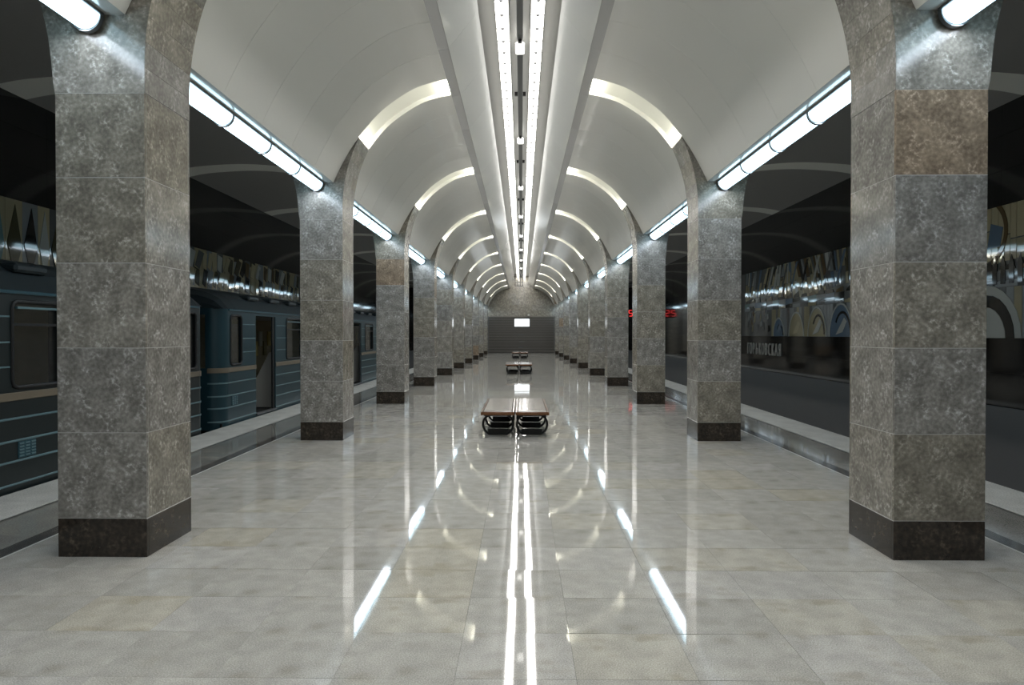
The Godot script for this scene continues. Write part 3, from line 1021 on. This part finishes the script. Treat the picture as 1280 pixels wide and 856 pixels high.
	var secs := [[d0 + 0.02, 0.30], [d0 + 0.1, 0.66], [d0 + 0.3, 0.9], [d0 + 0.7, 1.0], [d1 - 0.7, 1.0], [d1 - 0.3, 0.9], [d1 - 0.1, 0.66], [d1 - 0.02, 0.3]]
	var cxm := o.x - (xs + xe) / 2
	for i in secs.size() - 1:
		for k in 16:
			var q := []
			for e in [[i, k], [i + 1, k], [i + 1, k + 1], [i, k + 1]]:
				var sc: Array = secs[e[0]]
				var pt: Vector2 = rp[e[1]]
				var inset: float = 1.0 - 0.06 * (1.0 - sc[1])
				q.append(Vector3(cxm + pt.x * inset, o.y + 2.2 + (pt.y - 2.2) * sc[1], o.z - sc[0]))
			var n: Vector3 = (q[1] - q[0]).cross(q[3] - q[0]).normalized()
			if n.y < 0: n = -n
			quad(str_, q[0], q[1], q[2], q[3], n)
	for e in [[0, 1.0], [secs.size() - 1, -1.0]]:
		var sc: Array = secs[e[0]]
		for k in 16:
			var a: Vector2 = rp[k]
			var b: Vector2 = rp[k + 1]
			var z: float = o.z - sc[0]
			quad(str_, Vector3(cxm + a.x * 0.96, o.y + 2.19, z), Vector3(cxm + b.x * 0.96, o.y + 2.19, z), Vector3(cxm + b.x * 0.96, o.y + 2.2 + (b.y - 2.2) * sc[1], z), Vector3(cxm + a.x * 0.96, o.y + 2.2 + (a.y - 2.2) * sc[1], z), Vector3(0, 0, e[1]))
	part("roof", str_.commit(), M.train_roof, t)
	var vz := d0 + 1.6
	while vz < d1 - 1.0:
		block("roof_vent", o + Vector3(-xs - 0.42, 2.42, -vz), o + Vector3(-xs - 0.1, 2.52, -vz - 0.55), M.train_roof, t, 0.03)
		vz += 1.3
	block("floor_pan", o + Vector3(-xs - 0.05, -0.06, -d0 - 0.08), o + Vector3(-xe + 0.05, 0.035, -d1 + 0.08), M.under, t)
	block("inner_ceiling", o + Vector3(-xs - 0.08, 2.14, -d0 - 0.1), o + Vector3(-xe + 0.08, 2.18, -d1 + 0.1), M.inside_pale, t)
	block("underframe", o + Vector3(-xs - 0.15, -0.8, -d0 - 0.3), o + Vector3(-xe + 0.15, -0.08, -d1 + 0.3), M.under, t)
	for wz in [d0 + 2.2, d0 + 4.3, d1 - 4.3, d1 - 2.2]:
		for wx in [-6.1, -7.62]:
			var stw := st_new()
			var ring := PackedVector2Array()
			for k in 20:
				ring.append(Vector2(cos(TAU * k / 20) * 0.39, sin(TAU * k / 20) * 0.39))
			prism(stw, ring, -0.06, 0.06)
			var wh := part("wheel", stw.commit(), M.under, t, o + Vector3(wx, -0.71, -wz))
			wh.rotation.y = PI / 2
	body.free()

func corner_strip(t: Node, called: String, o: Vector3, xs: float, R: float, e: Array, y: float, h: float, depth: float, m: Material) -> void:
	var zc: float = -(e[0] + e[1] * R)
	var c := o + Vector3(-xs - R, y, zc)
	var st := st_new()
	for k in 8:
		var a0 := PI / 2 * k / 8.0
		var a1 := PI / 2 * (k + 1) / 8.0
		var n0 := Vector3(cos(a0), 0, e[1] * sin(a0))
		var n1 := Vector3(cos(a1), 0, e[1] * sin(a1))
		var r := R + depth
		var up := Vector3(0, h, 0)
		quad_s(st, c + n0 * r, c + n1 * r, c + n1 * r + up, c + n0 * r + up, n0, n1, n1, n0)
		quad(st, c + n0 * r, c + n1 * r, c + n1 * (R - 0.01), c + n0 * (R - 0.01), Vector3.DOWN)
		quad(st, c + n0 * r + up, c + n1 * r + up, c + n1 * (R - 0.01) + up, c + n0 * (R - 0.01) + up, Vector3.UP)
	part(called, st.commit(), m, t)

func join_spans(a: Array, b: Array) -> Array:
	var all := a.duplicate() + b.duplicate()
	all.sort_custom(func(p, q): return p[0] < q[0])
	var out := []
	for g in all:
		if out.size() > 0 and absf(out[-1][1] - g[0]) < 0.002:
			out[-1] = [out[-1][0], g[1]]
		else:
			out.append([g[0], g[1]])
	return out

func build_train() -> void:
	build_car(-6.6, 12.6, [[9.7, 10.9], [5.35, 6.55]], [[11.72, 12.22], [7.78, 8.97], [3.4, 4.6]], [[7.86, 8.15]], "dark teal metro car with a closed-up near window, coupled to the open-door car", M.teal_shaded)
	build_car(13.3, 32.5, [[14.99, 16.19], [19.35, 20.55], [23.7, 24.88], [28.05, 29.25]], [[13.67, 14.22], [16.93, 18.12], [21.2, 22.4], [25.5, 26.8], [29.9, 31.1]], [[13.72, 14.0]], "teal metro car with rounded corner and open doorway showing its interior", M.teal)

# ---------------------------------------------------------------- murals, letters, clock
var mural_node: Node3D
var mural_side := 1.0

func piece(poly: Array, color: String, depth := 0.012) -> void:
	# (u, v): u metres from the end that is on one's left when facing the mural, v metres up
	var pts := PackedVector2Array()
	for p in poly:
		pts.append(Vector2(p[0], p[1]) if p is Array else p)
	var clip := Geometry2D.intersect_polygons(pts, PackedVector2Array([Vector2(0, 0), Vector2(17.4, 0), Vector2(17.4, 2.33), Vector2(0, 2.33)]))
	for c in clip:
		if c.size() < 3 or Geometry2D.triangulate_polygon(c).size() < 3:
			continue
		var cen := Vector2.ZERO
		for p in c:
			cen += p
		cen /= c.size()
		var q := PackedVector2Array()
		for p in c:
			q.append(p - cen)
		var st := st_new()
		prism(st, q, -0.002, depth)
		var o := part("glass_piece", st.commit(), M.mural[color], mural_node)
		o.position = Vector3(cen.x, cen.y, 0)
		o.rotation = Vector3(rng.randf_range(-1, 1) * 0.006, rng.randf_range(-1, 1) * 0.008, 0)

func arc_pts(cu: float, cv: float, ru: float, rv: float, a0: float, a1: float, n := 12) -> Array:
	var o := []
	for k in n + 1:
		var a := lerpf(a0, a1, float(k) / n)
		o.append(Vector2(cu + ru * cos(a), cv + rv * sin(a)))
	return o

func ring(cu: float, cv: float, ru: float, rv: float, t: float, a0: float, a1: float, color: String, depth := 0.016) -> void:
	var o := arc_pts(cu, cv, ru, rv, a0, a1)
	var i := arc_pts(cu, cv, ru - t, rv - t, a1, a0)
	piece(o + i, color, depth)

func start_mural(s: float, label: String) -> void:
	mural_side = s
	mural_node = thing("mural", label, "mural", Vector3(s * (WALLX - 0.001), 1.65, -27.4 if s > 0 else -10.0))
	mural_node.rotation.y = -s * PI / 2
	block("backing", Vector3(0, -0.003, -0.03), Vector3(17.4, 2.333, 0.0), M.mural["olive"] if s < 0 else M.mural["ash"], mural_node)

func build_mural_right() -> void:
	start_mural(1.0, "glass mosaic mural of bridge arches and leaning towers along the empty track")
	# leaning slivers of the upper part
	var u := 0.06
	var pal := ["beige", "grey", "sand", "brown", "beige", "ash", "pale", "beige", "dark", "sand", "olive", "beige", "grey", "pale", "blue"]
	var i := 0
	while u < 17.2:
		var w := rng.randf_range(0.09, 0.26)
		var lean := 0.55 * sin(u * 0.75) + rng.randf_range(-0.15, 0.15)
		var b := 1.28 + 0.12 * sin(u * 0.9)
		var m := rng.randf_range(1.62, 1.95)
		var f := (m - b) / (2.33 - b)
		var c1: String = pal[rng.randi() % pal.size()]
		var c2: String = pal[rng.randi() % pal.size()]
		var g := 0.008
		if u > 13.6 and u < 15.6:
			c1 = "beige"; c2 = "sand"; lean = 0.0
		piece([[u + g, b], [u + w - g, b], [u + w - g + lean * f, m - g], [u + g + lean * f, m - g * 2]], c1)
		piece([[u + g + lean * f, m + g], [u + w - g + lean * f, m + g], [u + w - g + lean, 2.34], [u + g + lean, 2.34]], c2)
		u += w
		i += 1
	# slanting beams laid over them
	for k in 11:
		var a := 0.5 + k * 0.82
		piece([[a, 1.4], [a + 0.1, 1.4], [a + 0.62, 2.3], [a + 0.48, 2.3]], ["ash", "blue", "dark", "pale"][k % 4], 0.02)
	# far bank and water
	for k in 29:
		var a := k * 0.6
		piece([[a + 0.008, 1.02 + 0.05 * sin(k * 1.7)], [a + 0.592, 1.04 + 0.05 * sin(k * 1.7 + 1)], [a + 0.592, 1.2], [a + 0.008, 1.18]], ["teal", "grey", "blue", "dark", "ash"][k % 5], 0.014)
		piece([[a + 0.1, 1.19], [a + 0.55, 1.2], [a + 0.5, 1.29 + 0.05 * (k % 3)], [a + 0.15, 1.27]], ["dark", "brown", "dark"][k % 3], 0.018)
		piece([[a + 0.008, 0.9], [a + 0.592, 0.9], [a + 0.592, 1.01], [a + 0.008, 1.0]], ["grey", "ash", "beige", "dark"][k % 4], 0.014)
	# shards at the far edge
	for k in 26:
		var a := rng.randf_range(0.05, 2.6)
		var v := rng.randf_range(0.02, 0.9)
		var w := rng.randf_range(0.1, 0.22)
		piece([[a, v], [a + w, v + 0.05], [a + w * 0.8, v + rng.randf_range(0.2, 0.4)], [a + 0.03, v + 0.22]], ["beige", "grey", "dark", "pale", "brown", "ash"][rng.randi() % 6])
	# bridge: spandrels, arches with pale rims
	var arches := [[3.6, 0.52, 0.62], [5.1, 0.62, 0.76], [6.65, 0.66, 0.86], [8.2, 0.72, 0.9], [9.85, 0.74, 0.9], [11.5, 0.74, 0.88], [13.1, 0.7, 0.84], [16.4, 0.7, 0.8]]
	var x := 2.9
	while x < 17.0:
		piece([[x + 0.006, 0.0], [x + 0.194, 0.0], [x + 0.194, 0.89], [x + 0.006, 0.89]], ["grey", "ash", "grey", "beige"][rng.randi() % 4], 0.006)
		x += 0.2
	for a in arches:
		ring(a[0], 0.0, a[1], a[2], 0.05, 0.0, PI, "pale", 0.022)
		piece(arc_pts(a[0], 0.0, a[1] - 0.055, a[2] - 0.055, 0.0, PI), ["teal", "beige", "blue", "ash"][rng.randi() % 4], 0.012)
		ring(a[0] + 0.1, 0.0, a[1] - 0.2, a[2] - 0.22, 0.07, 0.1, PI * 0.8, ["dark", "beige", "dark"][rng.randi() % 3], 0.018)
		piece([[a[0] - 0.3, 0.05], [a[0] + 0.1, 0.12], [a[0] + 0.35, 0.4], [a[0] + 0.2, 0.5]], ["sand", "pale", "blue"][rng.randi() % 3], 0.018)
	# large arch, towers and blue sail beyond the near pillar
	ring(14.15, 0.0, 0.95, 0.95, 0.16, 0.0, PI, "pale", 0.02)
	ring(14.15, 0.0, 0.78, 0.78, 0.22, 0.0, PI, "dark", 0.02)
	piece(arc_pts(14.15, 0.0, 0.55, 0.55, 0.0, PI), "pale", 0.02)
	for k in 5:
		var a := 14.35 + k * 0.22
		piece([[a, 0.95], [a + 0.12, 0.95], [a + 0.12, 1.3], [a + 0.06, 1.45], [a, 1.3]], "dark", 0.024)
	piece([[14.2, 1.6], [14.55, 1.62], [14.62, 1.95], [14.3, 2.05]], "blue", 0.022)
	ring(13.9, 1.9, 0.85, 0.7, 0.09, -1.0, 0.9, "brown", 0.024)

func build_mural_left() -> void:
	start_mural(-1.0, "glass mosaic mural of pointed beige and olive shapes above the train")
	var u := 0.05
	var k := 0
	while u < 17.3:
		var w := rng.randf_range(0.3, 0.46)
		var col: String = ["beige", "grey", "sand", "ash", "beige"][k % 5]
		piece([[u, 0.0], [u + w - 0.01, 0.0], [u + w - 0.01, 2.33], [u, 2.33]], col, 0.006)
		# pointed lozenges in the upper part
		if u < 6.0:
			piece([[u + w * 0.5, 1.05], [u + w * 0.92, 1.55], [u + w * 0.55, 2.25], [u + w * 0.08, 1.6]], ["olive", "dark", "pale", "olive", "teal"][k % 5], 0.018)
		else:
			for j in 3:
				var v := 0.95 + j * 0.46
				var q := rng.randf_range(-0.16, 0.16)
				piece([[u + 0.02, v], [u + w * 0.6, v - 0.08], [u + w + q, v + 0.36], [u + w * 0.3 + q, v + 0.42]], ["dark", "beige", "pale", "olive", "grey", "brown", "sand", "ash"][rng.randi() % 8], 0.014 + 0.004 * j)
		for j in 2:
			piece([[u, 0.05 + j * 0.45], [u + w * 0.7, 0.02 + j * 0.45], [u + w * 0.9, 0.4 + j * 0.45], [u + 0.1, 0.44 + j * 0.45]], ["ash", "beige", "dark", "grey"][rng.randi() % 4], 0.014)
		u += w
		k += 1

func build_letters() -> void:
	var t := thing("station_sign", "row of raised metal Cyrillic letters on black granite below the bridge mural", "sign", Vector3(WALLX, 0.98, -27.15))
	t.rotation.y = -PI / 2
	var font := SystemFont.new()
	font.font_names = PackedStringArray(["Droid Sans"])
	var word := "ГОРЬКОВСКАЯ"
	var step := 3.62 / word.length()
	for i in word.length():
		var tm := TextMesh.new()
		tm.text = word[i]
		tm.font = font
		tm.font_size = 64
		tm.pixel_size = 0.0088
		tm.depth = 0.03
		tm.horizontal_alignment = HORIZONTAL_ALIGNMENT_CENTER
		tm.vertical_alignment = VERTICAL_ALIGNMENT_CENTER
		var o := part("letter", tm, M.letter, t, Vector3(step * (i + 0.5), 0.21, 0.012))
		o.scale = Vector3(0.72, 1, 1)

func build_clock() -> void:
	var t := thing("interval_clock", "dark hanging clock with red digits above the empty track", "clock", Vector3(7.3, 3.1, -48.0))
	block("casing", Vector3(-0.56, -0.3, -0.12), Vector3(0.56, 0.3, 0.0), M.black_metal, t, 0.01)
	for sx in [-0.4, 0.4]:
		var st := st_new()
		tube(st, [Vector3(sx, 0.3, -0.06), Vector3(sx, 2.8, -0.06)], 0.012)
		part("hanger_rod", st.commit(), M.dark_metal, t)
	# seven-segment figures 1 : 5 3
	var segs := {"1": "bc", "5": "afgcd", "3": "abgcd", "2": "abged"}
	var x := -0.42
	for ch in ["2", "5", "3"]:
		var dg := Node3D.new()
		dg.name = "digit"
		t.add_child(dg, true)
		dg.position = Vector3(x, 0, 0.0)
		for c in segs[ch]:
			var r: Array = {"a": [-0.09, 0.17, 0.09, 0.21], "g": [-0.09, -0.02, 0.09, 0.02], "d": [-0.09, -0.21, 0.09, -0.17], "b": [0.09, 0.01, 0.13, 0.19], "c": [0.09, -0.19, 0.13, -0.01], "f": [-0.13, 0.01, -0.09, 0.19], "e": [-0.13, -0.19, -0.09, -0.01]}[c]
			block("led_segment", Vector3(r[0], r[1], 0.0), Vector3(r[2], r[3], 0.008), M.red, dg)
		x += 0.4

# ---------------------------------------------------------------- scene
func _ready() -> void:
	rng.seed = 20121104
	var cam := Camera3D.new()
	cam.name = "camera"
	cam.fov = rad_to_deg(2.0 * atan(428.0 / 900.0))
	add_child(cam)
	cam.position = Vector3(0.03, H, 0.0)
	# the vanishing point of the hall lies 12 px beside and 10.6 px above the centre of the picture
	cam.rotation = Vector3(-atan(10.6 / 900.0), atan(12.0 / 900.0), 0.0)
	cam.current = true
	var we := WorldEnvironment.new()
	we.name = "environment"
	var env := Environment.new()
	env.background_mode = Environment.BG_COLOR
	env.background_color = Color(0.01, 0.01, 0.01)
	env.tonemap_mode = Environment.TONE_MAPPER_LINEAR
	env.tonemap_exposure = 1.05
	env.sdfgi_enabled = true
	env.ssao_enabled = true
	env.ssil_enabled = true
	we.environment = env
	add_child(we)
	make_materials()
	profiles()
	build_floor()
	build_ceiling()
	build_track_wall(-1.0)
	build_track_wall(1.0)
	build_end_walls()
	for k in range(-2, 10):
		for s in [-1.0, 1.0]:
			build_pillar(s, k)
	var bb := bays()
	for i in bb.size():
		for s in [-1.0, 1.0]:
			build_side_lamp(s, bb[i], i)
	build_row_lamps()
	build_train()
	var at := [11.9, 30.6, 50.4]
	var which := ["pair farthest from the shutter", "middle pair", "pair closest to the shutter"]
	for i in 3:
		for s in [-1.0, 1.0]:
			build_bench(-0.08 + s * 0.288, at[i], "wooden bench on black hoop legs, %s half of the %s" % ["train-side" if s < 0 else "mural-side", which[i]])
	build_mural_right()
	build_mural_left()
	build_letters()
	build_clock()
